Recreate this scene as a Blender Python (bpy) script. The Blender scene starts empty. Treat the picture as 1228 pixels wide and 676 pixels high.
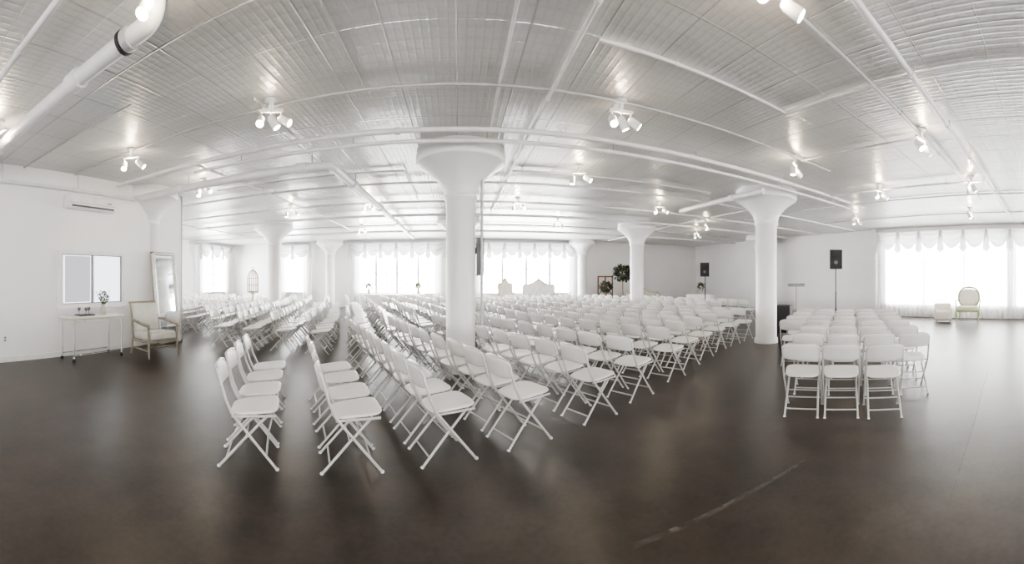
import bpy, math, random
from mathutils import Vector, Matrix, Euler
random.seed(7)
sc = bpy.context.scene
F = 455.0; CX = 614.0; HY = 335.0; X0 = 548.0
EYE = 1.5; CEIL = 3.6
pi = math.pi
D = math.radians

# ------------------------------------------------------------------ materials
def new_mat(name):
    m = bpy.data.materials.new(name); m.use_nodes = True
    nt = m.node_tree
    return m, nt, nt.nodes, nt.links, nt.nodes['Principled BSDF']
def math_n(N, L, op, a, b=None, c=None):
    n = N.new('ShaderNodeMath'); n.operation = op
    for i, v in enumerate([a, b, c]):
        if v is None: continue
        if isinstance(v, (int, float)): n.inputs[i].default_value = v
        else: L.new(v, n.inputs[i])
    return n.outputs[0]

def simple(name, col, rough=0.5, metal=0.0, noise=0.06, nscale=6.0, bump=0.0, bscale=60.0):
    m, nt, N, L, b = new_mat(name)
    tc = N.new('ShaderNodeTexCoord'); nz = N.new('ShaderNodeTexNoise')
    nz.inputs['Scale'].default_value = nscale; nz.inputs['Detail'].default_value = 4
    L.new(tc.outputs['Object'], nz.inputs['Vector'])
    cr = N.new('ShaderNodeValToRGB')
    cr.color_ramp.elements[0].position = .3; cr.color_ramp.elements[1].position = .7
    cr.color_ramp.elements[0].color = (*[max(0, c*(1-noise)) for c in col], 1)
    cr.color_ramp.elements[1].color = (*[min(1, c*(1+noise)) for c in col], 1)
    L.new(nz.outputs['Fac'], cr.inputs['Fac']); L.new(cr.outputs['Color'], b.inputs['Base Color'])
    b.inputs['Roughness'].default_value = rough; b.inputs['Metallic'].default_value = metal
    if bump > 0:
        n2 = N.new('ShaderNodeTexNoise'); n2.inputs['Scale'].default_value = bscale
        L.new(tc.outputs['Object'], n2.inputs['Vector'])
        bp = N.new('ShaderNodeBump'); bp.inputs['Strength'].default_value = bump; bp.inputs['Distance'].default_value = .01
        L.new(n2.outputs['Fac'], bp.inputs['Height']); L.new(bp.outputs['Normal'], b.inputs['Normal'])
    return m

def emis(name, col, st):
    m, nt, N, L, b = new_mat(name)
    N.remove(b); e = N.new('ShaderNodeEmission')
    e.inputs['Color'].default_value = (*col, 1); e.inputs['Strength'].default_value = st
    L.new(e.outputs[0], N['Material Output'].inputs['Surface'])
    return m

M_wall = simple('painted_plaster', (.86, .85, .845), .55, 0, .02, 1.5, .08, 40)
M_col = simple('painted_concrete', (.86, .86, .855), .4, 0, .03, 2, .08, 30)
M_pipe = simple('white_pipe_paint', (.75, .75, .75), .35, 0, .08, 5)
M_pipe2 = simple('grey_conduit', (.48, .48, .48), .35, .2, .1, 5)
M_chair = simple('white_plastic', (.80, .79, .77), .35, 0, .02, 8)
M_tube = simple('white_enamel_tube', (.56, .55, .54), .3, .1, .03, 8)
M_trim = simple('white_trim', (.80, .80, .79), .4)
M_black = simple('black_plastic', (.02, .02, .022), .5)
M_grille = simple('speaker_grille', (.025, .025, .028), .7, 0, .5, 300)
M_dark = simple('dark_metal', (.05, .05, .055), .4, .5)
M_chrome = simple('chrome', (.7, .7, .72), .15, 1)
M_uph = simple('cream_upholstery', (.72, .69, .60), .8, 0, .06, 14, .2, 120)
M_uphw = simple('white_leather', (.70, .69, .65), .45, 0, .05, 10, .1, 50)
M_uphg = simple('silver_grey_fabric', (.58, .57, .52), .6, 0, .08, 12, .15, 80)
M_gold = simple('gilt_wood', (.50, .40, .20), .35, .5, .2, 20)
M_green = simple('sage_paint', (.36, .42, .20), .6, 0, .1, 20)
M_frame = simple('whitewashed_wood', (.55, .53, .47), .5, 0, .15, 14)
M_framed = simple('weathered_wood', (.27, .24, .19), .5, 0, .2, 14)
M_wood = simple('brown_wood', (.22, .11, .05), .45, 0, .3, 9)
M_leaf = simple('dark_leaf', (.025, .04, .018), .5, 0, .4, 9)
M_leaf2 = simple('green_leaf', (.10, .16, .06), .5, 0, .4, 9)
M_flower = simple('pale_flower', (.8, .68, .66), .7, 0, .2, 20)
M_pot = simple('ceramic_pot', (.45, .42, .38), .4)
M_cloth = simple('table_linen', (.80, .80, .79), .85, 0, .03, 8)
M_silver = simple('silver_frame', (.55, .54, .51), .35, .5, .2, 30, .3, 60)
M_acslot = simple('vent_slot', (.10, .10, .11), .5)
M_grey = simple('grey_panel', (.16, .16, .17), .5, .2)
M_mirror, *_r = new_mat('mirror_glass'); _b = _r[-1]
_b.inputs['Base Color'].default_value = (.85, .87, .88, 1); _b.inputs['Metallic'].default_value = 1; _b.inputs['Roughness'].default_value = .04
M_day = emis('daylit_glass', (1.0, .995, .985), 24.0)
M_dayR = emis('daylit_glass_soft', (1.0, .995, .985), 15.0)
M_fillB = emis('added_fill_glass', (1.0, .985, .965), 4.2)  # emission for the added fill windows behind the camera
M_lamp = emis('lamp_bulb', (1.0, .86, .66), 18)
M_glow = emis('glowing_glass', (.80, .87, .92), 1.5)  # emission stands in for the bright view through the pane

def tin():
    m, nt, N, L, b = new_mat('pressed_tin_ceiling')
    tc = N.new('ShaderNodeTexCoord'); sp = N.new('ShaderNodeSeparateXYZ'); L.new(tc.outputs['Object'], sp.inputs[0])
    X, Y = sp.outputs['X'], sp.outputs['Y']
    def ridge(c, pitch, width):
        fr = math_n(N, L, 'FRACT', math_n(N, L, 'DIVIDE', c, pitch))
        d = math_n(N, L, 'ABSOLUTE', math_n(N, L, 'SUBTRACT', fr, .5))
        s = math_n(N, L, 'DIVIDE', math_n(N, L, 'SUBTRACT', d, .5-width), width)
        return math_n(N, L, 'MAXIMUM', s, 0.0)
    bead = ridge(X, .076, .25); beady = ridge(Y, .15, .2)
    seamx = ridge(X, .61, .02); seamy = ridge(Y, 2.44, .006); seamy2 = ridge(Y, .61, .014)
    nz = N.new('ShaderNodeTexNoise'); nz.inputs['Scale'].default_value = .9; nz.inputs['Detail'].default_value = 4
    L.new(tc.outputs['Object'], nz.inputs['Vector'])
    nf = N.new('ShaderNodeTexNoise'); nf.inputs['Scale'].default_value = 9; nf.inputs['Detail'].default_value = 3
    L.new(tc.outputs['Object'], nf.inputs['Vector'])
    h = math_n(N, L, 'MULTIPLY', bead, .26)
    h = math_n(N, L, 'ADD', h, math_n(N, L, 'MULTIPLY', beady, .10))
    h = math_n(N, L, 'ADD', h, math_n(N, L, 'MULTIPLY', seamx, .8)); h = math_n(N, L, 'ADD', h, seamy)
    h = math_n(N, L, 'ADD', h, math_n(N, L, 'MULTIPLY', seamy2, .35))
    h = math_n(N, L, 'ADD', h, math_n(N, L, 'MULTIPLY', nf.outputs['Fac'], .8))
    bp = N.new('ShaderNodeBump'); bp.inputs['Strength'].default_value = .6; bp.inputs['Distance'].default_value = .014
    L.new(h, bp.inputs['Height']); L.new(bp.outputs['Normal'], b.inputs['Normal'])
    cr = N.new('ShaderNodeValToRGB'); cr.color_ramp.elements[0].position = .25; cr.color_ramp.elements[1].position = .8
    cr.color_ramp.elements[0].color = (.60, .60, .595, 1); cr.color_ramp.elements[1].color = (.76, .76, .755, 1)
    L.new(nz.outputs['Fac'], cr.inputs['Fac'])
    mx = N.new('ShaderNodeMix'); mx.data_type = 'RGBA'
    s = math_n(N, L, 'ADD', math_n(N, L, 'MULTIPLY', math_n(N, L, 'MAXIMUM', seamx, seamy), .45), math_n(N, L, 'MULTIPLY', math_n(N, L, 'MAXIMUM', bead, beady), .12))
    L.new(s, mx.inputs['Factor']); L.new(cr.outputs['Color'], mx.inputs['A']); mx.inputs['B'].default_value = (.25, .25, .25, 1)
    L.new(mx.outputs['Result'], b.inputs['Base Color'])
    b.inputs['Metallic'].default_value = .25
    rr = N.new('ShaderNodeMapRange'); rr.inputs['To Min'].default_value = .285; rr.inputs['To Max'].default_value = .42
    L.new(nz.outputs['Fac'], rr.inputs['Value']); L.new(rr.outputs[0], b.inputs['Roughness'])
    return m
M_tin = tin()

def floor_mat():
    m, nt, N, L, b = new_mat('polished_stained_concrete')
    tc = N.new('ShaderNodeTexCoord')
    n1 = N.new('ShaderNodeTexNoise'); n1.inputs['Scale'].default_value = .65; n1.inputs['Detail'].default_value = 6; n1.inputs['Roughness'].default_value = .55
    n2 = N.new('ShaderNodeTexNoise'); n2.inputs['Scale'].default_value = 3.0; n2.inputs['Detail'].default_value = 6; n2.inputs['Roughness'].default_value = .55
    n3 = N.new('ShaderNodeTexNoise'); n3.inputs['Scale'].default_value = 24; n3.inputs['Detail'].default_value = 3
    for n in (n1, n2, n3): L.new(tc.outputs['Object'], n.inputs['Vector'])
    a = math_n(N, L, 'ADD', math_n(N, L, 'MULTIPLY', n1.outputs['Fac'], .48), math_n(N, L, 'MULTIPLY', n2.outputs['Fac'], .4))
    a = math_n(N, L, 'ADD', a, math_n(N, L, 'MULTIPLY', n3.outputs['Fac'], .12))
    cr = N.new('ShaderNodeValToRGB'); e = cr.color_ramp.elements
    e[0].position = .3; e[0].color = (.0085, .006, .0045, 1); e[1].position = .72; e[1].color = (.080, .061, .047, 1)
    L.new(a, cr.inputs['Fac']); L.new(cr.outputs['Color'], b.inputs['Base Color'])
    rr = N.new('ShaderNodeMapRange'); rr.inputs['From Min'].default_value = .3; rr.inputs['From Max'].default_value = .7
    rr.inputs['To Min'].default_value = .285; rr.inputs['To Max'].default_value = .36
    L.new(a, rr.inputs['Value']); L.new(rr.outputs[0], b.inputs['Roughness'])
    b.inputs['Specular IOR Level'].default_value = .40
    return m
M_floor = floor_mat()

def sheer(name, transp, col=(.92, .92, .92), tl=.45):
    m, nt, N, L, b = new_mat(name)
    N.remove(b)
    d = N.new('ShaderNodeBsdfDiffuse'); t = N.new('ShaderNodeBsdfTranslucent')
    tc = N.new('ShaderNodeTexCoord'); wv = N.new('ShaderNodeTexNoise'); wv.inputs['Scale'].default_value = 5
    L.new(tc.outputs['Object'], wv.inputs['Vector'])
    cr = N.new('ShaderNodeValToRGB'); cr.color_ramp.elements[0].color = (*[c*.92 for c in col], 1); cr.color_ramp.elements[1].color = (*col, 1)
    L.new(wv.outputs['Fac'], cr.inputs[0]); L.new(cr.outputs[0], d.inputs[0]); L.new(cr.outputs[0], t.inputs[0])
    m1 = N.new('ShaderNodeMixShader'); m1.inputs[0].default_value = tl
    L.new(d.outputs[0], m1.inputs[1]); L.new(t.outputs[0], m1.inputs[2])
    out = m1.outputs[0]
    if transp > 0:
        tr = N.new('ShaderNodeBsdfTransparent'); m2 = N.new('ShaderNodeMixShader'); m2.inputs[0].default_value = transp
        L.new(out, m2.inputs[1]); L.new(tr.outputs[0], m2.inputs[2]); out = m2.outputs[0]
    L.new(out, N['Material Output'].inputs['Surface'])
    return m
M_sheer = sheer('sheer_curtain', .12)
M_drape = sheer('side_drape_fabric', 0, (.84, .84, .84), .14)
M_swag = sheer('swag_fabric', 0, (.80, .80, .81), .07)
M_swagR = sheer('swag_sheer_fabric', 0, (.84, .84, .84), .22)

# ------------------------------------------------------------------ mesh builder
class MB:
    def __init__(s): s.v = []; s.f = []; s.m = []; s.s = []; s.mats = []
    def mi(s, mat):
        if mat not in s.mats: s.mats.append(mat)
        return s.mats.index(mat)
    def add(s, vs, fs, mat, smooth=True, M=None):
        o = len(s.v); k = s.mi(mat)
        for p in vs:
            p = Vector(p); s.v.append(M @ p if M is not None else p)
        for f in fs: s.f.append([i+o for i in f]); s.m.append(k); s.s.append(smooth)
    def box(s, c, d, mat, rot=(0, 0, 0), bev=0.0):
        x, y, z = [q/2 for q in d]
        M = Matrix.Translation(c) @ Euler(rot).to_matrix().to_4x4()
        if bev <= 0:
            vs = [(-x,-y,-z),(x,-y,-z),(x,y,-z),(-x,y,-z),(-x,-y,z),(x,-y,z),(x,y,z),(-x,y,z)]
            fs = [(3,2,1,0),(4,5,6,7),(0,1,5,4),(1,2,6,5),(2,3,7,6),(3,0,4,7)]
            s.add(vs, fs, mat, False, M)
        else:
            b = min(bev, x, y, z)
            rings = []
            for k in range(5):
                a = k/4*pi/2; rings.append((b*(1-math.sin(a)), -z+b*(1-math.cos(a))))
            rings += [(r, -q) for r, q in reversed(rings)]
            vs = []; n = 20
            for ins, zz in rings:
                for j in range(4):
                    cx = (x-b)*(1 if j in (0, 3) else -1); cy = (y-b)*(1 if j in (0, 1) else -1)
                    for q in range(5):
                        t = j*pi/2 + q/4*pi/2
                        rr = b-ins
                        vs.append((cx+rr*math.cos(t), cy+rr*math.sin(t), zz))
            fs = []
            for i in range(len(rings)-1):
                for j in range(n):
                    fs.append((i*n+j, i*n+(j+1) % n, (i+1)*n+(j+1) % n, (i+1)*n+j))
            fs.append(list(range(n))[::-1]); fs.append([(len(rings)-1)*n+j for j in range(n)])
            s.add(vs, fs, mat, True, M)
    def tube(s, pts, r, mat, n=8, cap=True, closed=False):
        pts = [Vector(p) for p in pts]; rs = r if isinstance(r, (list, tuple)) else [r]*len(pts)
        vs = []; fs = []; up = None; m = len(pts)
        for i, p in enumerate(pts):
            a = pts[(i-1) % m] if (i > 0 or closed) else p
            c = pts[(i+1) % m] if (i < m-1 or closed) else p
            t = (c-a).normalized()
            if up is None:
                up = Vector((0, 0, 1)) if abs(t.z) < .9 else Vector((1, 0, 0))
            x = t.cross(up)
            if x.length < 1e-5: x = t.cross(Vector((0, 1, .3)))
            x.normalize(); y = x.cross(t).normalized(); up = y
            for j in range(n):
                q = 2*pi*j/n; vs.append(p + x*math.cos(q)*rs[i] + y*math.sin(q)*rs[i])
        for i in range(m-1 if not closed else m):
            for j in range(n):
                i2 = (i+1) % m
                fs.append((i*n+j, i*n+(j+1) % n, i2*n+(j+1) % n, i2*n+j))
        s.add(vs, fs, mat, True)
        if cap and not closed:
            s.add(vs[:n], [list(range(n))[::-1]], mat, False)
            s.add(vs[-n:], [list(range(n))], mat, False)
    def lathe(s, prof, mat, c=(0, 0, 0), n=24, M=None, sx=1, sy=1):
        vs = []; fs = []
        for r, z in prof:
            for j in range(n):
                q = 2*pi*j/n; vs.append((c[0]+r*math.cos(q)*sx, c[1]+r*math.sin(q)*sy, c[2]+z))
        for i in range(len(prof)-1):
            for j in range(n): fs.append((i*n+j, i*n+(j+1) % n, (i+1)*n+(j+1) % n, (i+1)*n+j))
        s.add(vs, fs, mat, True, M)
    def grid(s, fn, nu, nv, mat, smooth=True):
        vs = [fn(i/nu, j/nv) for j in range(nv+1) for i in range(nu+1)]
        fs = [(j*(nu+1)+i, j*(nu+1)+i+1, (j+1)*(nu+1)+i+1, (j+1)*(nu+1)+i) for j in range(nv) for i in range(nu)]
        s.add(vs, fs, mat, smooth)
    def panel(s, a, b, t, mat, fn, n=24, p=4.0):
        rings = [(.001, t), (.5, t), (.88, t), (.97, .7*t), (1, 0), (.97, -.7*t), (.88, -t), (.5, -t), (.001, -t)]
        vs = []
        for sc_, z in rings:
            for j in range(n):
                q = 2*pi*j/n; c, d = math.cos(q), math.sin(q)
                x = math.copysign(abs(c)**(2/p), c)*a*sc_; y = math.copysign(abs(d)**(2/p), d)*b*sc_
                vs.append(fn(x, y, z))
        fs = [(i*n+j, (i+1)*n+j, (i+1)*n+(j+1) % n, i*n+(j+1) % n) for i in range(len(rings)-1) for j in range(n)]
        s.add(vs, fs, mat, True)
    def mesh(s, name):
        me = bpy.data.meshes.new(name); me.from_pydata([tuple(v) for v in s.v], [], s.f)
        for m in s.mats: me.materials.append(m)
        me.polygons.foreach_set('material_index', s.m); me.polygons.foreach_set('use_smooth', s.s)
        me.update(); return me
    def obj(s, name, loc=(0, 0, 0), az=0.0):
        return place(s.mesh(name), name, loc, az)
def place(me, name, loc, az=0.0, parent=None):
    o = bpy.data.objects.new(name, me); sc.collection.objects.link(o)
    o.location = loc; o.rotation_euler = (0, 0, -az)
    if parent: o.parent = parent
    return o
def solid(name, x0, x1, y0, y1, z0, z1, mat):
    b = MB(); b.box(((x0+x1)/2, (y0+y1)/2, (z0+z1)/2), (abs(x1-x0), abs(y1-y0), abs(z1-z0)), mat)
    return b.obj(name)

# ------------------------------------------------------------------ room shell
WL = -6.4; WREC = -13.2; WR = 14.4; UF = 19.8; UB = -5.0; ULE = 7.2
solid('floor', WREC-.3, WR+.3, UB-.3, UF+.3, -.2, 0, M_floor)
solid('ceiling', WREC-.3, WR+.3, UB-.3, UF+.3, CEIL, CEIL+.2, M_tin)
solid('wall_left', WL-.2, WL, UB, ULE, 0, CEIL, M_wall)
solid('wall_recess_return', WREC, WL-.2, ULE-.2, ULE, 0, CEIL, M_wall)
solid('wall_recess_left', WREC-.2, WREC, ULE-.2, UF, 0, CEIL, M_wall)
solid('wall_far', WREC-.2, WR+.2, UF, UF+.2, 0, CEIL, M_wall)
solid('wall_right', WR, WR+.2, UB, UF, 0, CEIL, M_wall)
solid('wall_back', WL-.2, WR+.2, UB-.2, UB, 0, CEIL, M_wall)
solid('baseboard_left', WL, WL+.015, UB, ULE, 0, .10, M_trim)
solid('baseboard_far', WREC, WR, UF-.015, UF, 0, .12, M_trim)
solid('baseboard_right', WR-.015, WR, 7.3, UF, 0, .12, M_trim)
solid('trim_1', WL-.2, WL+.012, ULE, ULE+.03, 0, CEIL, M_pipe2)
solid('trim_2', WR-.22, WR, 7.15, 7.35, 0, CEIL, M_trim)

class Fr:
    def __init__(s, o, a, n): s.o = Vector(o); s.a = Vector(a); s.n = Vector(n)
    def P(s, t, d, z): return s.o + s.a*t + s.n*d + Vector((0, 0, z))
def fbox(b, fr, t0, t1, d0, d1, z0, z1, mat):
    vs = [fr.P(t, d, z) for z in (z0, z1) for d in (d0, d1) for t in (t0, t1)]
    b.add(vs, [(0,1,3,2),(4,6,7,5),(0,4,5,1),(2,3,7,6),(0,2,6,4),(1,5,7,3)], mat, False)
wn = [0]
def window(fr, t0, t1, z0, z1, cols, rows, pane=M_day, frm=M_trim):
    wn[0] += 1; b = MB(); fw = .07
    fbox(b, fr, t0, t1, .005, .02, z0, z1, pane)
    for (a0, a1, c0, c1) in ((t0-fw, t1+fw, z1, z1+fw), (t0-fw, t1+fw, z0-fw, z0), (t0-fw, t0, z0, z1), (t1, t1+fw, z0, z1)):
        fbox(b, fr, a0, a1, .0, .07, c0, c1, frm)
    for i in range(1, cols):
        x = t0+(t1-t0)*i/cols; w = .06 if i % 2 == 0 else .025
        fbox(b, fr, x-w, x+w, .02, .05, z0, z1, frm)
    for j in range(1, rows):
        z = z0+(z1-z0)*j/rows; fbox(b, fr, t0, t1, .02, .045, z-.022, z+.022, frm)
    fbox(b, fr, t0-.12, t1+.12, 0, .10, z0-fw-.04, z0-fw, frm)
    return b, 'window_%d' % wn[0]
def drape(name, fr, t0, t1, z0, z1, mat, depth=.16, pitch=.16, amp=.035):
    b = MB(); n = max(8, int((t1-t0)/pitch*8)); ph = random.random()*6
    def fn(i, j):
        t = t0+(t1-t0)*i
        k = t/pitch*2*pi
        d = depth+amp*(math.sin(k+ph)+.4*math.sin(k*.43+1.3+j*1.5))*(.6+.4*(1-j))
        return fr.P(t+.01*math.sin(k*.7+j*3), d, z0+(z1-z0)*j)
    b.grid(fn, n, 8, mat); return b.obj(name)
def swags(name, fr, t0, t1, ztop, n, drop=.7, depth=.27, mat=None):
    b = MB(); w = (t1-t0)/n; mat = mat or M_swag
    for k in range(n):
        a = t0+k*w-.06; c = a+w+.12
        def fn(i, j, a=a, c=c):
            arc = 4*i*(1-i)
            z = ztop - .02 - j*(.14+(drop-.14)*arc)
            d = depth + .045*math.sin(j*pi*5)*arc + .06*arc*j
            return fr.P(a+(c-a)*i, d, z)
        b.grid(fn, 18, 20, mat)
    for k in range(n+1):
        a = t0+k*w
        def fn(i, j, a=a):
            x = (i-.5)*(.10+.20*j)
            return fr.P(a+x, depth+.08+.03*math.sin(i*pi*5), ztop-.02-j*(drop*1.25-.25*abs(i-.5)*1.2))
        b.grid(fn, 16, 6, mat)
    fbox(b, fr, t0-.1, t1+.1, .02, depth+.04, ztop-.03, ztop+.02, M_trim)
    return b.obj(name)

far = Fr((0, UF, 0), (1, 0, 0), (0, -1, 0))
rgt = Fr((WR, 0, 0), (0, 1, 0), (-1, 0, 0))
rec = Fr((WREC, 0, 0), (0, 1, 0), (1, 0, 0))
lft = Fr((WL, 0, 0), (0, 1, 0), (1, 0, 0))
bck = Fr((0, UB, 0), (1, 0, 0), (0, 1, 0))
M_mull = simple('window_sash_paint', (.5, .5, .52), .5)
def win(*a, **k):
    b, n = window(*a, **k); return b.obj(n)
def dressed(fr, t0, t1, cols, nsw, z0=.8, z1=3.3):
    win(fr, t0, t1, z0, z1, cols, 5, M_day, M_mull)
    drape('window_drape', fr, t0-.3, t0+.25, .03, 3.38, M_drape, .17, .12, .03)
    drape('window_drape', fr, t1-.25, t1+.3, .03, 3.38, M_drape, .17, .12, .03)
    swags('swag_valance', fr, t0-.25, t1+.25, 3.43, nsw)
dressed(far, -9.8, -8.2, 2, 2)
dressed(far, -5.4, -.9, 8, 6)
dressed(far, 1.1, 6.2, 8, 7)
dressed(rec, 16.3, 18.9, 4, 3)
dressed(rec, 9.5, 12.5, 4, 3)
win(rgt, -3.5, 1.4, .5, 3.3, 6, 5, M_dayR, M_mull); win(rgt, 1.75, 6.75, .5, 3.3, 6, 5, M_dayR, M_mull)
drape('sheer_curtain', rgt, -3.8, 7.05, .03, 3.38, M_sheer, .17, .2, .04)
swags('swag_valance', rgt, -3.8, 7.0, 3.43, 12, mat=M_swagR)
for (a, c) in ((-5.6, -1.2), (-.4, 4), (4.8, 9.2), (10, 14)):  # unseen back windows, added to fill the left wall and chairs with light
    win(bck, a, c, .6, 3.4, 6, 5, M_fillB)
b, nm = window(lft, 3.72, 5.2, 1.02, 2.0, 2, 1, M_glow)
fbox(b, lft, 3.80, 4.40, .0205, .026, 1.05, 1.97, emis('dim_glow_glass', (.62, .61, .66), .7))  # darker pane also glows, its dimmer light set by emission
for (a, c) in ((3.72, 3.74), (4.42, 4.44), (5.18, 5.2)): fbox(b, lft, a, c, .026, .052, 1.02, 2.0, M_grey)
fbox(b, lft, 3.72, 5.2, .026, .052, 1.985, 2.0, M_grey); fbox(b, lft, 3.72, 5.2, .026, .052, 1.02, 1.035, M_grey)
b.obj(nm)

# ------------------------------------------------------------------ columns
def column(x, y, r=.255):
    b = MB()
    prof = [(r+.03, 0), (r+.03, .10), (r, .12), (r, 2.78), (r+.03, 2.80), (r+.03, 2.86), (r+.015, 2.88)]
    for k in range(9):
        t = k/8; prof.append((r+.03+(.66-r)*(t**1.7), 2.90+.46*t))
    prof += [(.72, 3.37), (.735, 3.39), (.735, 3.50), (.72, 3.52), (.72, CEIL)]
    b.lathe(prof, M_col, n=48)
    return b.obj('mushroom_column', (x, y, 0))
SX = 6.62
column(.06, 6.24, .24)
for (cx, cy) in ((SX, 6.24), (-SX, 6.24), (-6.75, 12.9), (.06, 12.9), (SX, 12.9), (SX, 19.3), (13.3, 12.9), (-6.7, 19.3)):
    column(cx, cy)
b = MB()
b.tube([(.40, 6.1, 3.58), (.40, 6.1, .6)], .022, M_pipe2, 8)
b.box((.40, 6.1, .55), (.07, .06, .12), M_pipe)
for z in (1.2, 2.2, 3.0): b.box((.34, 6.12, z), (.12, .03, .03), M_pipe)
b.obj('column_conduit')
b = MB(); b.box((0, 0, 0), (.12, .34, .62), M_grey, bev=.012); b.box((.062, 0, 0), (.008, .26, .52), M_dark); b.box((-.06, 0, .1), (.06, .1, .1), M_grey)
b.obj('wall_box_speaker', (.38, 6.36, 1.88))

# ------------------------------------------------------------------ ceiling pipes
def pipe(name, pts, r, mat=M_pipe, coup=1.6, n=12, clamp=False):
    b = MB()
    P = [Vector(p) for p in pts]; out = [P[0]]
    for i in range(1, len(P)-1):
        d0 = (P[i-1]-P[i]).normalized(); d1 = (P[i+1]-P[i]).normalized(); q = max(r*2.2, .05)
        for k in range(6):
            t = k/5
            out.append((P[i]+d0*q)*(1-t)**2 + P[i]*2*t*(1-t) + (P[i]+d1*q)*t*t)
    out.append(P[-1]); b.tube(out, r, mat, n)
    for i in range(len(P)-1):
        d = P[i+1]-P[i]; Ln = d.length; d.normalize(); t = coup*.5
        while t < Ln-.3:
            c = P[i]+d*t; b.tube([c-d*r*1.1, c+d*r*1.1], r*1.28, mat, n)
            if abs(d.z) < .5 and c.z < CEIL-.02: b.tube([c+d*r*2.4, c+d*r*2.4+Vector((0, 0, CEIL-c.z))], max(.006, r*.12), M_pipe2, 6)
            t += coup
    if clamp:
        b.tube([(-2.35, 1.97, 3.42), (-2.38, 1.97, 3.42)], .098, M_dark, 20); b.tube([(-2.27, 1.97, 3.42), (-2.34, 1.97, 3.42)], .092, M_pipe2, 20)
    return b.obj(name)
pipe('fat_drain_pipe', [(-2.0, 1.97, 3.595), (-2.0, 1.97, 3.42), (WL+.01, 1.97, 3.42)], .075, coup=2.2, n=20, clamp=True)
pipe('fat_drain_pipe', [(WL+.01, 5.75, 3.33), (-1.98, 5.75, 3.33), (-1.98, 17.0, 3.40)], .075, coup=2.6, n=20)
pipe('wall_pipe', [(WL+.06, -4.8, 3.25), (WL+.06, 5.6, 3.27)], .035)
pipe('sprinkler_main', [(-6.3, 5.05, 3.50), (9.3, 5.05, 3.50)], .035, coup=2.2)
pipe('sprinkler_main', [(-6.3, 4.0, 3.56), (6.0, 4.0, 3.56)], .016, M_pipe2)
pipe('sprinkler_branch', [(-4.4, 5.3, 3.44), (9.3, 5.3, 3.44)], .028, coup=1.9)
pipe('sprinkler_branch', [(1.2, 3.05, 3.57), (3.6, 3.05, 3.57), (3.6, -4.5, 3.57)], .018)
pipe('sprinkler_branch', [(-6.3, 1.35, 3.5), (12.6, 1.35, 3.5)], .028, coup=1.3)
pipe('lighting_conduit', [(1.9, 1.82, 3.54), (9.5, 1.82, 3.54)], .018, M_pipe2)
pipe('lighting_conduit', [(.45, -3, 3.57), (.45, 5.4, 3.57)], .017)
pipe('sprinkler_branch', [(1.02, -3, 3.55), (1.02, 11.5, 3.55)], .022)
pipe('lighting_conduit', [(-3.4, 2.93, 3.57), (WL+.01, 2.93, 3.57)], .014, M_pipe2)
pipe('lighting_conduit', [(-2.2, 3.7, 3.56), (-2.45, 9.7, 3.56)], .016, M_pipe2)
pipe('vent_pipe', [(5.75, 5.5, 3.36), (5.75, 8.6, 3.36)], .06, coup=2, n=16)
pipe('sprinkler_main', [(-12.9, 9.7, 3.5), (13.7, 9.7, 3.5)], .03, coup=2)
pipe('sprinkler_branch', [(-12.7, 11.6, 3.48), (13.7, 11.6, 3.48)], .04, coup=2.5)
pipe('sprinkler_branch', [(-12.9, 7.9, 3.53), (13.7, 7.9, 3.53)], .025, coup=2.5)
pipe('sprinkler_branch', [(-12.9, 15.2, 3.45), (13.7, 15.2, 3.45)], .045, coup=2.5)
pipe('sprinkler_branch', [(7.6, 1.35, 3.5), (7.6, 18, 3.5)], .022)
pipe('lighting_conduit', [(5.2, 1.82, 3.56), (5.2, 4.05, 3.56)], .014, M_pipe2)
pipe('lighting_conduit', [(9.0, -3, 3.56), (9.0, 9.5, 3.56)], .018)
pipe('sprinkler_branch', [(-4.2, 5.05, 3.5), (-4.2, 18, 3.5)], .022)
pipe('lighting_conduit', [(-1.0, -3, 3.58), (-1.0, 3.9, 3.58)], .010, M_pipe2)
pipe('lighting_conduit', [(11.5, -3, 3.56), (11.5, 8.0, 3.56)], .018, M_pipe2)
pipe('lighting_conduit', [(1.02, 7.1, 3.56), (5.6, 7.1, 3.56)], .016)
pipe('lighting_conduit', [(-5.2, 7.1, 3.56), (-1.0, 7.1, 3.56), (-1.0, 9.7, 3.56)], .016)
pipe('lighting_conduit', [(-12.5, 14.0, 3.54), (12.4, 14.0, 3.54)], .02, M_pipe2)
pipe('lighting_conduit', [(-9.4, 7.5, 3.54), (-9.4, 18.5, 3.54)], .02, M_pipe2)

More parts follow.
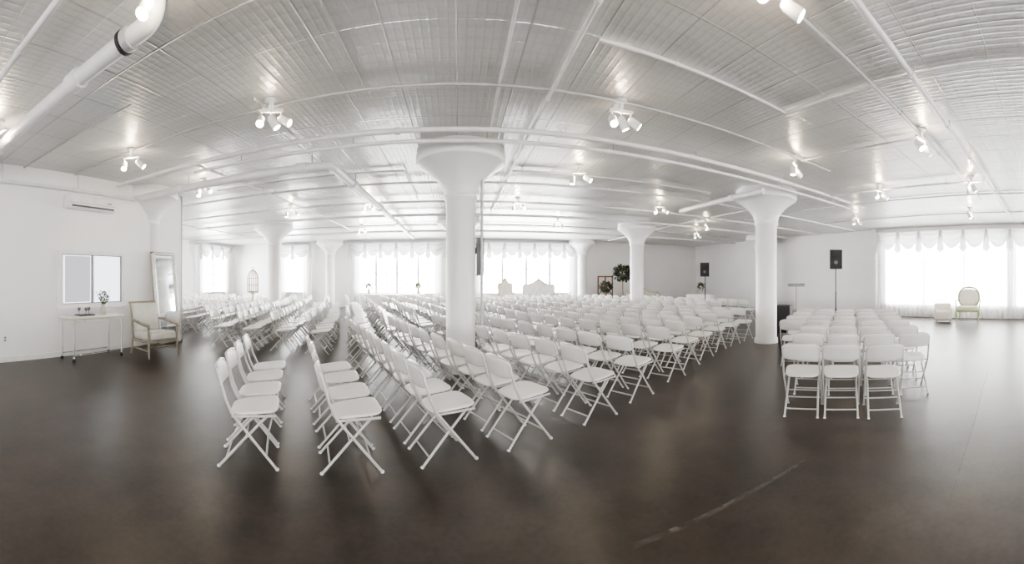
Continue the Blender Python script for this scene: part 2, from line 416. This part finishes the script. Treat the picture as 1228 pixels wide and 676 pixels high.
# ------------------------------------------------------------------ spot fixtures
def head(b, base, tgt, r=.044, ln=.125):
    base = Vector(base); d = Vector(tgt).normalized(); tip = base+d*ln
    b.tube([base-d*.03, base, tip], [r*.6, r, r*1.12], M_trim, 14)
    b.tube([tip+d*.001, tip+d*.006], r*.95, M_lamp, 14)
def track_light(x, y, zb=3.5, k=2, amin=0):
    b = MB(); h = CEIL-zb
    b.lathe([(.001, 0), (.07, 0), (.07, -.03), (.03, -.04), (.02, -h-.02)], M_trim, (0, 0, h), 16)
    b.box((0, 0, 0), (.28, .035, .03), M_trim)
    for i in range(k):
        sx = -1 if i == 0 else 1
        if k == 3 and i == 2: sx = 0
        p = (sx*.115, 0, -.09)
        b.tube([(sx*.115, 0, 0), (sx*.115, 0, -.09)], .008, M_trim, 6)
        a = amin+random.uniform(-1, 1)
        head(b, p, (math.cos(a)*.6+sx*.5, math.sin(a)*.5-.35, -.75))
    o = b.obj('spot_light_fixture', (x, y, zb), random.uniform(-.6, .6))
    ld = bpy.data.lights.new('fixture_lamp', 'POINT'); ld.energy = 8; ld.color = (1, .82, .6); ld.shadow_soft_size = .03
    lo = bpy.data.objects.new('bulb', ld); sc.collection.objects.link(lo); lo.parent = o; lo.location = (0, 0, -.06+.0)
    return o
for (x, y, k) in ((-2.08, 3.9, 3), (1.86, 4.02, 3), (-4.6, 3.97, 2), (5.0, 4.05, 2), (7.5, 3.7, 2), (4.97, 1.8, 2), (7.5, 1.65, 2), (1.86, 1.7, 2),
                  (-1.75, 1.75, 2), (-4.7, 1.8, 1), (-4.5, 9.6, 2), (-2.3, 9.6, 2), (1.55, 9.6, 2), (5.2, 8.8, 2), (8.3, 10.8, 2), (-4.9, 6.2, 2),
                  (2.2, 6.6, 2), (9.5, 13, 2), (3.4, 12.5, 2), (-3.6, 14, 2), (10.5, 6, 2), (10.8, 2.4, 2)):
    track_light(x, y, 3.46, k)

# ------------------------------------------------------------------ folding chair
def chair_mesh():
    b = MB()
    r = .0115
    for s in (-1, 1):
        b.tube([(s*.17, .15, .425), (s*.175, -.05, .22), (s*.18, -.25, 0)], r, M_tube, 8)
        b.tube([(s*.20, .21, .425), (s*.20, -.14, .415)], r*.9, M_tube, 6)
        b.tube([(s*.205, .225, 0), (s*.205, .218, .012)], r*1.35, M_trim, 8)
        b.tube([(s*.18, -.25, 0), (s*.18, -.243, .012)], r*1.35, M_trim, 8)
    pts = [(-.205, .225, 0), (-.205, -.14, .44), (-.200, -.19, .55), (-.195, -.245, .74), (-.17, -.262, .79), (-.12, -.272, .803), (0, -.280, .805),
           (.12, -.272, .803), (.17, -.262, .79), (.195, -.245, .74), (.200, -.19, .55), (.205, -.14, .44), (.205, .225, 0)]
    b.tube(pts, r, M_tube, 8)
    b.tube([(-.205, .135, .108), (.205, .135, .108)], r*.75, M_tube, 6)
    b.tube([(-.178, -.185, .075), (.178, -.185, .075)], r*.75, M_tube, 6)
    b.tube([(-.175, -.03, .24), (.175, -.03, .24)], r*.6, M_tube, 6)
    b.panel(.205, .20, .013, M_chair, lambda x, y, z: Vector((x*(1+.10*y/.2), y+.035, .445+z-.014*max(0, 1-(x/.19)**2)*max(0, 1-(y/.2)**2)+.02*y/.2)), 28, 4.5)
    def bk(x, y, z):
        return Vector((x, -.232-.04*(1-(x/.21)**2)-.26*(y)+z*.9, .712+y))
    b.panel(.212, .090, .011, M_chair, bk, 28, 4.5)
    return b.mesh('folding_chair')
CH = chair_mesh()
A1 = D(65.5)
Fd = Vector((math.sin(A1), math.cos(A1))); Rd = Vector((-math.cos(A1), math.sin(A1)))
P1 = Vector((-1.63, 2.74))
cols_xy = [(.06, 6.24), (SX, 6.24), (-SX, 6.24), (-6.75, 12.9), (.06, 12.9), (SX, 12.9), (-7.7, 12.9), (7.65, 16.4), (7.0, 16.9), (7.75, 6.65), (-5.6, 6.6)]
placed = []
def chair(p, az, md=0, jit=.02, ja=3):
    if any((p-Vector(c)).length < .62 for c in cols_xy): return
    if p.y > 17.0 or p.x > 9.9 or p.x < -12.3: return
    if p.x < -5.6 and p.y < 7.9: return
    if md and any((p-q).length < md for q in placed): return
    placed.append(p.copy())
    place(CH, 'folding_chair', (p.x+random.uniform(-jit, jit), p.y+random.uniform(-jit, jit), 0), az+D(random.uniform(-ja, ja)))
SP = .5
foff = [0, .8, 1.6, 2.38, 3.3, 4.15, 5.2, 6.0, 6.8, 7.6, 8.4, 9.2]
for i, f in enumerate(foff):
    n = 4 if i < 2 else 9
    for k in range(n):
        r0 = [0, -.1, -.15, -.17, -.15, -.05, .1, .3, .4, .5, .5, .5][i]
        chair(P1+Fd*f+Rd*(r0+k*SP), A1)
A2 = D(59.0)
F2 = Vector((math.sin(A2), math.cos(A2))); R2 = Vector((-math.cos(A2), math.sin(A2)))
P2 = Vector((3.69, 2.29))
for k in range(7):
    cs = [-1, 0, 1] if k == 0 else ([-2, -1, 0, 1] if k < 3 else [-2, -1, 0, 1, 2])
    for c in cs:
        chair(P2+F2*(.8*k)+R2*(c*.46), A2)
A3 = D(80)
F3 = Vector((math.sin(A3), math.cos(A3)))
P3 = Vector((-3.55, 7.4))
near = list(placed)
for i in range(-12, 18):
    p = P3+F3*(i*.77)+Vector((0, random.uniform(-.2, .2)))
    for k in range(0, 20):
        az = D(76-.3*k)
        if not any((p-q).length < .9 for q in near): chair(p.copy(), az, .42, .04, 7)
        p = p+Vector((-math.cos(az), math.sin(az)))*.49

# ------------------------------------------------------------------ left wall furniture
b = MB(); b.box((0, 0, 0), (.22, 1.15, .27), M_trim, bev=.04)
b.box((.105, 0, -.09), (.02, 1.02, .035), M_acslot); b.box((.112, 0, -.03), (.004, 1.1, .004), M_acslot)
b.box((.112, .4, .02), (.004, .1, .02), M_grey)
b.obj('air_conditioner', (WL+.112, 4.35, 3.02))
b = MB(); b.box((0, 0, 0), (.01, .08, .12), M_trim, bev=.004)
for z in (-.025, .025): b.box((.006, 0, z), (.003, .03, .03), M_grey)
b.obj('wall_outlet', (WL+.006, 2.55, .42))
b = MB(); L2, W2, H2 = .60, .25, .80
b.box((0, 0, H2), (2*W2, 2*L2, .035), M_uphw, bev=.01)
b.box((0, 0, H2-.05), (2*W2-.06, 2*L2-.06, .05), M_frame)
for sx in (-1, 1):
    for sy in (-1, 1):
        x, y = sx*(W2-.04), sy*(L2-.05)
        b.tube([(x, y, H2-.03), (x, y, .08)], .014, M_chrome, 10)
        b.lathe([(.02, .10), (.026, .09), (.026, .075), (.01, .07)], M_chrome, (x, y, 0), 10)
        b.tube([(x-.012, y, .03), (x+.012, y, .03)], .03, M_dark, 14)
    b.tube([(sx*(W2-.04), -L2+.05, .12), (sx*(W2-.04), L2-.05, .12)], .008, M_chrome, 6)
b.obj('rolling_table', (-5.98, 4.18, 0))
b = MB()
b.lathe([(.001, 0), (.055, 0), (.06, .05), (.045, .13), (.03, .17), (.04, .2), (.035, .2), (.025, .17)], M_pot, n=20)
for i in range(40):
    a = random.uniform(0, 2*pi); t = random.uniform(.05, .5); z = .24+random.uniform(.0, .2)
    p = Vector((math.cos(a)*t*.32, math.sin(a)*t*.32, z)); b.tube([(0, 0, .16), p*.6+Vector((0, 0, .06)), p], .003, M_leaf2, 5)
    for q in range(3):
        d = Vector((random.uniform(-1, 1), random.uniform(-1, 1), random.uniform(-.3, 1))).normalized()*.06
        e = d.cross(Vector((0, 0, 1)))*.45
        b.add([p, p+d*.5+e, p+d, p+d*.5-e], [(0, 1, 2, 3)], M_leaf if i % 4 else M_flower, True)
b.obj('potted_flowers', (-6.0, 4.45, .818))
b = MB(); b.box((0, 0, .01), (.22, .34, .02), M_dark, bev=.008)
for (x, y) in ((-.05, -.10), (.04, .0), (-.03, .11)):
    b.lathe([(.001, 0), (.025, 0), (.006, .01), (.006, .06), (.03, .09), (.034, .13), (.03, .13)], M_grey, (x, y, .02), 14)
b.obj('tray_with_glasses', (-6.0, 4.02, .818))
def mirror():
    b = MB(); w, h = .78, 2.15
    b.box((0, .02, h/2), (w, .02, h), M_wood)
    b.box((0, 0, h/2), (w-.16, .012, h-.16), M_mirror)
    for s in (-1, 1):
        b.tube([(s*(w/2-.04), 0, .04), (s*(w/2-.04), 0, h-.04)], .045, M_silver, 10)
        b.tube([(-w/2+.04, 0, h/2+s*(h/2-.04)), (w/2-.04, 0, h/2+s*(h/2-.04))], .045, M_silver, 10)
        b.tube([(s*(w/2-.095), -.01, .09), (s*(w/2-.095), -.01, h-.09)], .015, M_trim, 8)
    for k in range(22):
        z = .08+k*(h-.16)/21
        for s in (-1, 1): b.lathe([(.001, -.02), (.018, 0), (.001, .02)], M_silver, (s*(w/2-.03), -.04, z), 8)
    o = b.obj('leaning_mirror', (WL+.30, 6.46, 0.005)); o.rotation_euler = (D(-6), 0, D(90)); return o
mirror()
def lounge():
    b = MB(); W = M_framed
    for s in (-1, 1):
        b.tube([(s*.31, .33, 0), (s*.315, .32, .3), (s*.32, .31, .58)], [.018, .024, .022], W, 10)
        b.tube([(s*.29, -.36, 0), (s*.30, -.28, .35), (s*.30, -.34, .7), (s*.28, -.45, 1.0)], [.018, .024, .024, .018], W, 10)
        b.tube([(s*.30, -.33, .66), (s*.33, -.15, .66), (s*.335, .15, .62), (s*.32, .34, .60), (s*.32, .37, .56)], [.022, .026, .03, .028, .016], W, 10)
        b.tube([(s*.30, .30, .30), (s*.29, -.30, .28)], .022, W, 8)
        b.tube([(s*.31, .31, .14), (s*.29, -.31, .14)], .014, W, 8)
    for (y, z) in ((.31, .30), (-.29, .28), (-.45, .99), (.0, .14)):
        b.tube([(-.3, y, z), (.3, y, z)], .02, W, 8)
    b.box((0, .02, .39), (.58, .64, .16), M_uphg, (D(3), 0, 0), .05)
    b.box((0, -.33, .70), (.56, .13, .56), M_uphg, (D(13), 0, 0), .05)
    b.box((0, -.29, .52), (.50, .12, .2), M_uphg, (D(16), 0, 0), .05)
    o = b.obj('lounge_armchair', (-5.42, 5.28, 0), D(102)); o.scale = (1.04,)*3; return o
lounge()

# ------------------------------------------------------------------ french armchairs & settee
def fauteuil(name, loc, az, width=.62, h=1.08, frame=M_gold, up=M_uph):
    b = MB(); w = width/2
    for s in (-1, 1):
        b.tube([(s*w, .28, 0), (s*(w-.02), .25, .12), (s*(w+.02), .29, .3), (s*w, .28, .38)], [.014, .018, .03, .028], frame, 10)
        b.tube([(s*(w-.04), -.36, 0), (s*(w-.05), -.28, .2), (s*(w-.05), -.26, .42)], [.014, .02, .026], frame, 10)
        b.tube([(s*(w-.03), -.29, .68), (s*(w+.04), -.1, .69), (s*(w+.06), .12, .66), (s*(w+.03), .16, .60), (s*(w+.01), .12, .40)], .02, frame, 10)
        b.box((s*(w+.04), .0, .70), (.05, .18, .04), up, bev=.02)
    b.box((0, 0, .37), (2*w+.04, .60, .07), frame, bev=.025)
    b.box((0, .01, .45), (2*w-.02, .56, .13), up, bev=.06)
    n = 28; pts = []
    hb = (h-.48)/2
    for i in range(n):
        q = 2*pi*i/n; c, s_ = math.cos(q), math.sin(q)
        x = math.copysign(abs(c)**.7, c)*(w-.01); z = math.copysign(abs(s_)**.8, s_)*hb
        if s_ > .9: z += .03
        pts.append((x, -.30-.22*(z+hb)*.5, .49+hb+z))
    b.tube(pts, .030, frame, 8, closed=True)
    b.panel(w-.03, hb-.02, .045, up, lambda x, y, z: Vector((x, -.30-.11*(y+hb)+z, .49+hb+y)), 28, 2.6)
    b.lathe([(.001, -.03), (.05, 0), (.001, .05)], frame, (0, -.31-.22*hb, .49+2*hb+.04), 12)
    for k in (-1, 1): b.tube([(k*(w-.08), -.27, .42), (k*(w-.08), -.29, .55)], .02, frame, 8)
    return b.obj(name, loc, az)
fauteuil('french_armchair', (13.2, 3.0, 0), D(262), frame=M_green, width=.72).scale = (1.08,)*3
def pouf(loc):
    b = MB()
    b.box((0, 0, .24), (.62, .5, .34), M_uph, bev=.09)
    b.box((0, -.2, .48), (.6, .14, .34), M_uph, (D(8), 0, 0), .06)
    for s in (-1, 1):
        b.box((s*.27, 0, .40), (.10, .46, .18), M_uph, bev=.045)
        for t in (-1, 1): b.tube([(s*.24, t*.18, .1), (s*.25, t*.19, 0)], [.022, .014], M_gold, 8)
    return b.obj('low_slipper_chair', loc, D(250))
pouf((12.9, 3.85, 0))
def settee(loc, az, W=1.6, frame=M_frame, up=M_uphw, name='victorian_settee', h=1.35):
    b = MB(); w = W/2
    for s in (-1, 1):
        b.tube([(s*(w-.03), .3, 0), (s*(w-.06), .27, .12), (s*(w-.01), .31, .34)], [.018, .022, .035], frame, 10)
        b.tube([(s*(w-.06), -.34, 0), (s*(w-.06), -.28, .35)], [.018, .03], frame, 10)
        pts = [(s*(w-.03), -.26, .85), (s*(w+.02), -.1, .78), (s*(w+.05), .15, .72)]
        for k in range(8):
            q = k/7*pi*1.4; pts.append((s*(w+.03), .15+.07*math.sin(q)*1.0, .65+.07*math.cos(q)))
        pts.append((s*(w), .24, .38)); b.tube(pts, .028, frame, 8)
        b.box((s*(w-.01), .0, .57), (.08, .42, .28), up, bev=.035)
    b.box((0, 0, .36), (W, .64, .08), frame, bev=.03)
    b.box((0, .02, .46), (W-.06, .6, .16), up, bev=.07)
    def top(x):
        q = x/w; return h-.05 - .28*abs(q)**1.5 + .10*math.cos(q*pi*2)*.6
    def fn(i, j, dy=0):
        x = -w+.04+(W-.08)*i; z0 = .45; z = z0+(top(x)-z0)*j
        tuft = .02*math.sin(i*pi*9)*math.sin(j*pi*4)
        return Vector((x, -.26-.12*j+dy+tuft, z))
    b.grid(lambda i, j: fn(i, j, .05), 40, 14, up); b.grid(lambda i, j: fn(i, j, -.06), 40, 14, up)
    b.tube([fn(i/24, 1, 0) for i in range(25)], .05, frame, 8)
    b.lathe([(.001, -.05), (.09, 0), (.03, .05), (.001, .1)], frame, (0, -.38, top(0)+.03), 12)
    for s in (0, 1): b.tube([fn(s, j/8, 0) for j in range(9)], .04, frame, 8)
    return b.obj(name, loc, az)
settee((3.95, 18.0, 0), D(190), 1.6, M_framed, h=1.45)
settee((2.45, 18.1, 0), D(165), .8, M_framed, M_uph, 'high_back_armchair', 1.48)
settee((9.6, 18.0, 0), D(195), 1.7, M_gold, M_uph, 'cream_sofa', 1.02)

# ------------------------------------------------------------------ speakers on stands
def speaker(loc, az, zt):
    b = MB()
    b.tube([(0, 0, .25), (0, 0, zt-.62)], .018, M_dark, 10); b.tube([(0, 0, .3), (0, 0, 1.1)], .024, M_dark, 10)
    for k in range(3):
        a = k*2*pi/3+.3; c, s = math.cos(a), math.sin(a)
        b.tube([(0, 0, .55), (c*.5, s*.5, .012)], .013, M_dark, 8)
        b.tube([(0, 0, .22), (c*.3, s*.3, .25)], .009, M_dark, 6)
    c = (0, 0, zt-.31)
    vs = []
    for z in (-.31, .31):
        for x, y in ((-.2, .16), (.2, .16), (.12, -.18), (-.12, -.18)): vs.append((x, y, c[2]+z))
    b.add(vs, [(3,2,1,0),(4,5,6,7),(0,1,5,4),(1,2,6,5),(2,3,7,6),(3,0,4,7)], M_black, False)
    b.box((0, .165, c[2]), (.36, .012, .58), M_grille, bev=.005)
    b.tube([(0, .172, c[2]-.1), (0, .178, c[2]-.1)], .14, M_black, 24); b.box((0, .174, c[2]+.18), (.22, .012, .12), M_black, bev=.005)
    b.tube([(0, .174, c[2]-.1), (0, .182, c[2]-.1)], .06, M_grey, 20)
    return b.obj('loudspeaker_on_stand', loc, az)
speaker((10.4, 6.7, 0), D(235), 2.46); speaker((10.35, 13.5, 0), D(225), 2.25)

# ------------------------------------------------------------------ plants
def topiary(loc, r=.42, zc=1.7, name='topiary_tree', mat=M_leaf, n=520):
    b = MB()
    b.lathe([(.001, 0), (.15, 0), (.2, .3), (.22, .34), (.2, .36), (.17, .33), (.001, .32)], M_pot, n=20)
    b.tube([(0, 0, .3), (.02, .01, .9), (-.01, 0, zc)], [.03, .025, .02], M_wood, 8)
    for k in range(9):
        a = k*.7; b.tube([(0, 0, zc-.4+.04*k), (math.cos(a)*r*.7, math.sin(a)*r*.7, zc-.1+.05*k)], .008, M_wood, 5)
    for i in range(n):
        d = Vector((random.gauss(0, 1), random.gauss(0, 1), random.gauss(0, 1))).normalized()
        p = d*r*random.uniform(.45, 1.05); p.z = p.z*.8+zc
        q = (d+Vector((random.uniform(-.8, .8), random.uniform(-.8, .8), random.uniform(-.8, .8)))).normalized()*.14
        e = q.cross(Vector((random.uniform(-1, 1), .3, 1))).normalized()*.04
        b.add([p, p+q*.5+e, p+q, p+q*.5-e], [(0, 1, 2, 3)], mat, True)
    return b.obj(name, loc)
topiary((7.65, 16.4, 0), .44, 1.80, n=800)
topiary((7.0, 16.9, 0), .28, 1.15, 'potted_shrub', M_leaf, 300)
def bouquet(loc, z, mat=M_flower, r=.2):
    b = MB(); b.lathe([(.001, 0), (.06, 0), (.09, .1), (.05, .22), (.07, .26), (.06, .26), (.04, .22)], M_pot, n=16)
    for i in range(130):
        d = Vector((random.gauss(0, 1), random.gauss(0, 1), random.gauss(.4, .8))).normalized(); p = d*r*random.uniform(.3, 1)+Vector((0, 0, .36))
        q = d*.07; e = q.cross(Vector((.3, 1, random.uniform(-1, 1)))).normalized()*.03
        b.add([p, p+q*.5+e, p+q, p+q*.5-e], [(0, 1, 2, 3)], mat if i % 3 else M_leaf2, True)
    return b.obj('flower_bouquet', (loc[0], loc[1], z))
def table(loc, az, L_=2.6, W_=.75, h=.76, name='linen_table'):
    b = MB()
    def fn(i, j):
        q = 2*pi*i; c, s = math.cos(q), math.sin(q)
        x = math.copysign(abs(c)**.3, c)*L_/2; y = math.copysign(abs(s)**.3, s)*W_/2
        o = 1+.03*(1-j)*(1+math.sin(q*26))
        return Vector((x*(1+.02*(1-j)) , y*o, .02+(h-.02)*j)) if j < 1 else Vector((x, y, h))
    b.grid(fn, 120, 5, M_cloth); b.box((0, 0, h-.01), (L_*.985, W_*.97, .03), M_cloth, bev=.014)
    return b.obj(name, loc, az)
table((-3.2, 18.6, 0), 0, 3.2)
for x in (-4.4, -1.9): bouquet((x, 18.6), .776, M_leaf2, .15)
table((11.4, 15.2, 0), D(60), 1.4, .7); bouquet((11.4, 15.2), .776, M_leaf)
b = MB()
b.lathe([(.001, 0), (.2, 0), (.2, .04), (.05, .08), (.04, .9), (.06, .95), (.22, .98), (.22, 1.0), (.001, 1.0)], M_frame, n=24)
for k in range(16):
    a = 2*pi*k/16; c, s = math.cos(a)*.22, math.sin(a)*.22
    b.tube([(c, s, 1.0), (c, s, 1.55), (c*.9, s*.9, 1.68), (c*.55, s*.55, 1.82), (0, 0, 1.9)], .009, M_wood, 5)
for z in (1.02, 1.28, 1.55): b.tube([(math.cos(2*pi*k/24)*.22, math.sin(2*pi*k/24)*.22, z) for k in range(24)], .011, M_wood, 5, closed=True)
b.tube([(math.cos(2*pi*k/12)*.04, 0, 1.95+math.sin(2*pi*k/12)*.04) for k in range(12)], .007, M_wood, 5, closed=True)
b.obj('bird_cage', (-7.7, 12.9, 0))
b = MB()
for s in (-1, 0, 1): b.box((s*.42, 0, .85), (.07, .05, 1.7), M_wood)
for z in (.05, .6, 1.15, 1.66): b.box((0, 0, z), (.9, .05, .07), M_wood)
b.box((-.21, .0, .9), (.05, .03, .72), M_wood, (0, D(38), 0)); b.box((.21, 0, .9), (.05, .03, .72), M_wood, (0, D(-38), 0))
b.box((0, .12, .3), (.84, .3, .03), M_wood); b.box((0, .02, .35), (.8, .02, .5), M_wood)
b.obj('wooden_cabinet', (7.95, 19.3, 0))
def mstand(loc, az):
    b = MB(); b.tube([(0, 0, .2), (0, 0, 1.25)], .010, M_dark, 8)
    for k in range(3):
        a = k*2.1; b.tube([(0, 0, .25), (math.cos(a)*.3, math.sin(a)*.3, .01)], .008, M_dark, 6)
    b.box((0, .03, 1.32), (.62, .012, .18), M_trim, (D(-60), 0, 0)); b.box((0, .08, 1.25), (.62, .03, .012), M_dark)
    return b.obj('music_stand', loc, az)
mstand((10.9, 8.75, 0), D(232))
b = MB(); b.box((0, 0, .45), (.40, .38, .72), M_black, bev=.02); b.box((0, .192, .45), (.34, .012, .64), M_grille)
b.box((0, -.192, .45), (.34, .012, .64), M_grille)
for s in (-1, 1):
    for t in (-1, 1): b.tube([(s*.15, t*.13, 0), (s*.15, t*.13, .1)], .03, M_dark, 10)
b.obj('bass_amplifier', (7.75, 6.65, 0), D(240))

# floor markings (worn paint)
mk, nt, N, L, bs = new_mat('worn_floor_paint')
tc = N.new('ShaderNodeTexCoord'); nz = N.new('ShaderNodeTexNoise'); nz.inputs['Scale'].default_value = 16; nz.inputs['Detail'].default_value = 6
L.new(tc.outputs['Object'], nz.inputs['Vector']); mr = N.new('ShaderNodeMapRange'); mr.inputs['From Min'].default_value = .35; mr.inputs['From Max'].default_value = .65
mr.inputs['To Max'].default_value = .6
L.new(nz.outputs['Fac'], mr.inputs['Value']); L.new(mr.outputs[0], bs.inputs['Alpha'])
bs.inputs['Base Color'].default_value = (.18, .155, .135, 1); bs.inputs['Roughness'].default_value = .35
b = MB()
b.add([(.95, 1.885, .0015), (2.5, 1.90, .0015), (2.5, 1.935, .0015), (.95, 1.93, .0015)], [(0, 1, 2, 3)], mk, False)
b.obj('floor_paint_stripe')
b = MB()
pts = [(2.2, .66), (3.1, .75), (4.0, .83), (5.0, .95), (6.2, 1.07)]
for i in range(4):
    (x, y), (x2, y2) = pts[i], pts[i+1]; b.add([(x, y-.005, .0012), (x2, y2-.005, .0012), (x2, y2+.005, .0012), (x, y+.005, .0012)], [(0, 1, 2, 3)], mk, False)
b.obj('floor_crack')

# ------------------------------------------------------------------ world and camera
w = bpy.data.worlds.new('World'); sc.world = w; w.use_nodes = True
w.node_tree.nodes['Background'].inputs[0].default_value = (.9, .95, 1, 1); w.node_tree.nodes['Background'].inputs[1].default_value = 1.0
sc.view_settings.view_transform = 'AgX'
try: sc.view_settings.look = 'AgX - Medium High Contrast'
except Exception: pass
sc.view_settings.exposure = 0.95

cam = bpy.data.cameras.new('camera'); co = bpy.data.objects.new('camera', cam); sc.collection.objects.link(co)
co.location = (0, 0, EYE); yaw = (CX-X0)/F
co.rotation_euler = (pi/2, 0, -yaw)
cam.type = 'PANO'
hu = CX/F
cam.panorama_type = 'CENTRAL_CYLINDRICAL'
cam.central_cylindrical_range_u_min = -hu; cam.central_cylindrical_range_u_max = hu
cam.central_cylindrical_range_v_min = -(676-HY)/F; cam.central_cylindrical_range_v_max = HY/F
cam.central_cylindrical_radius = 1.0
sc.camera = co
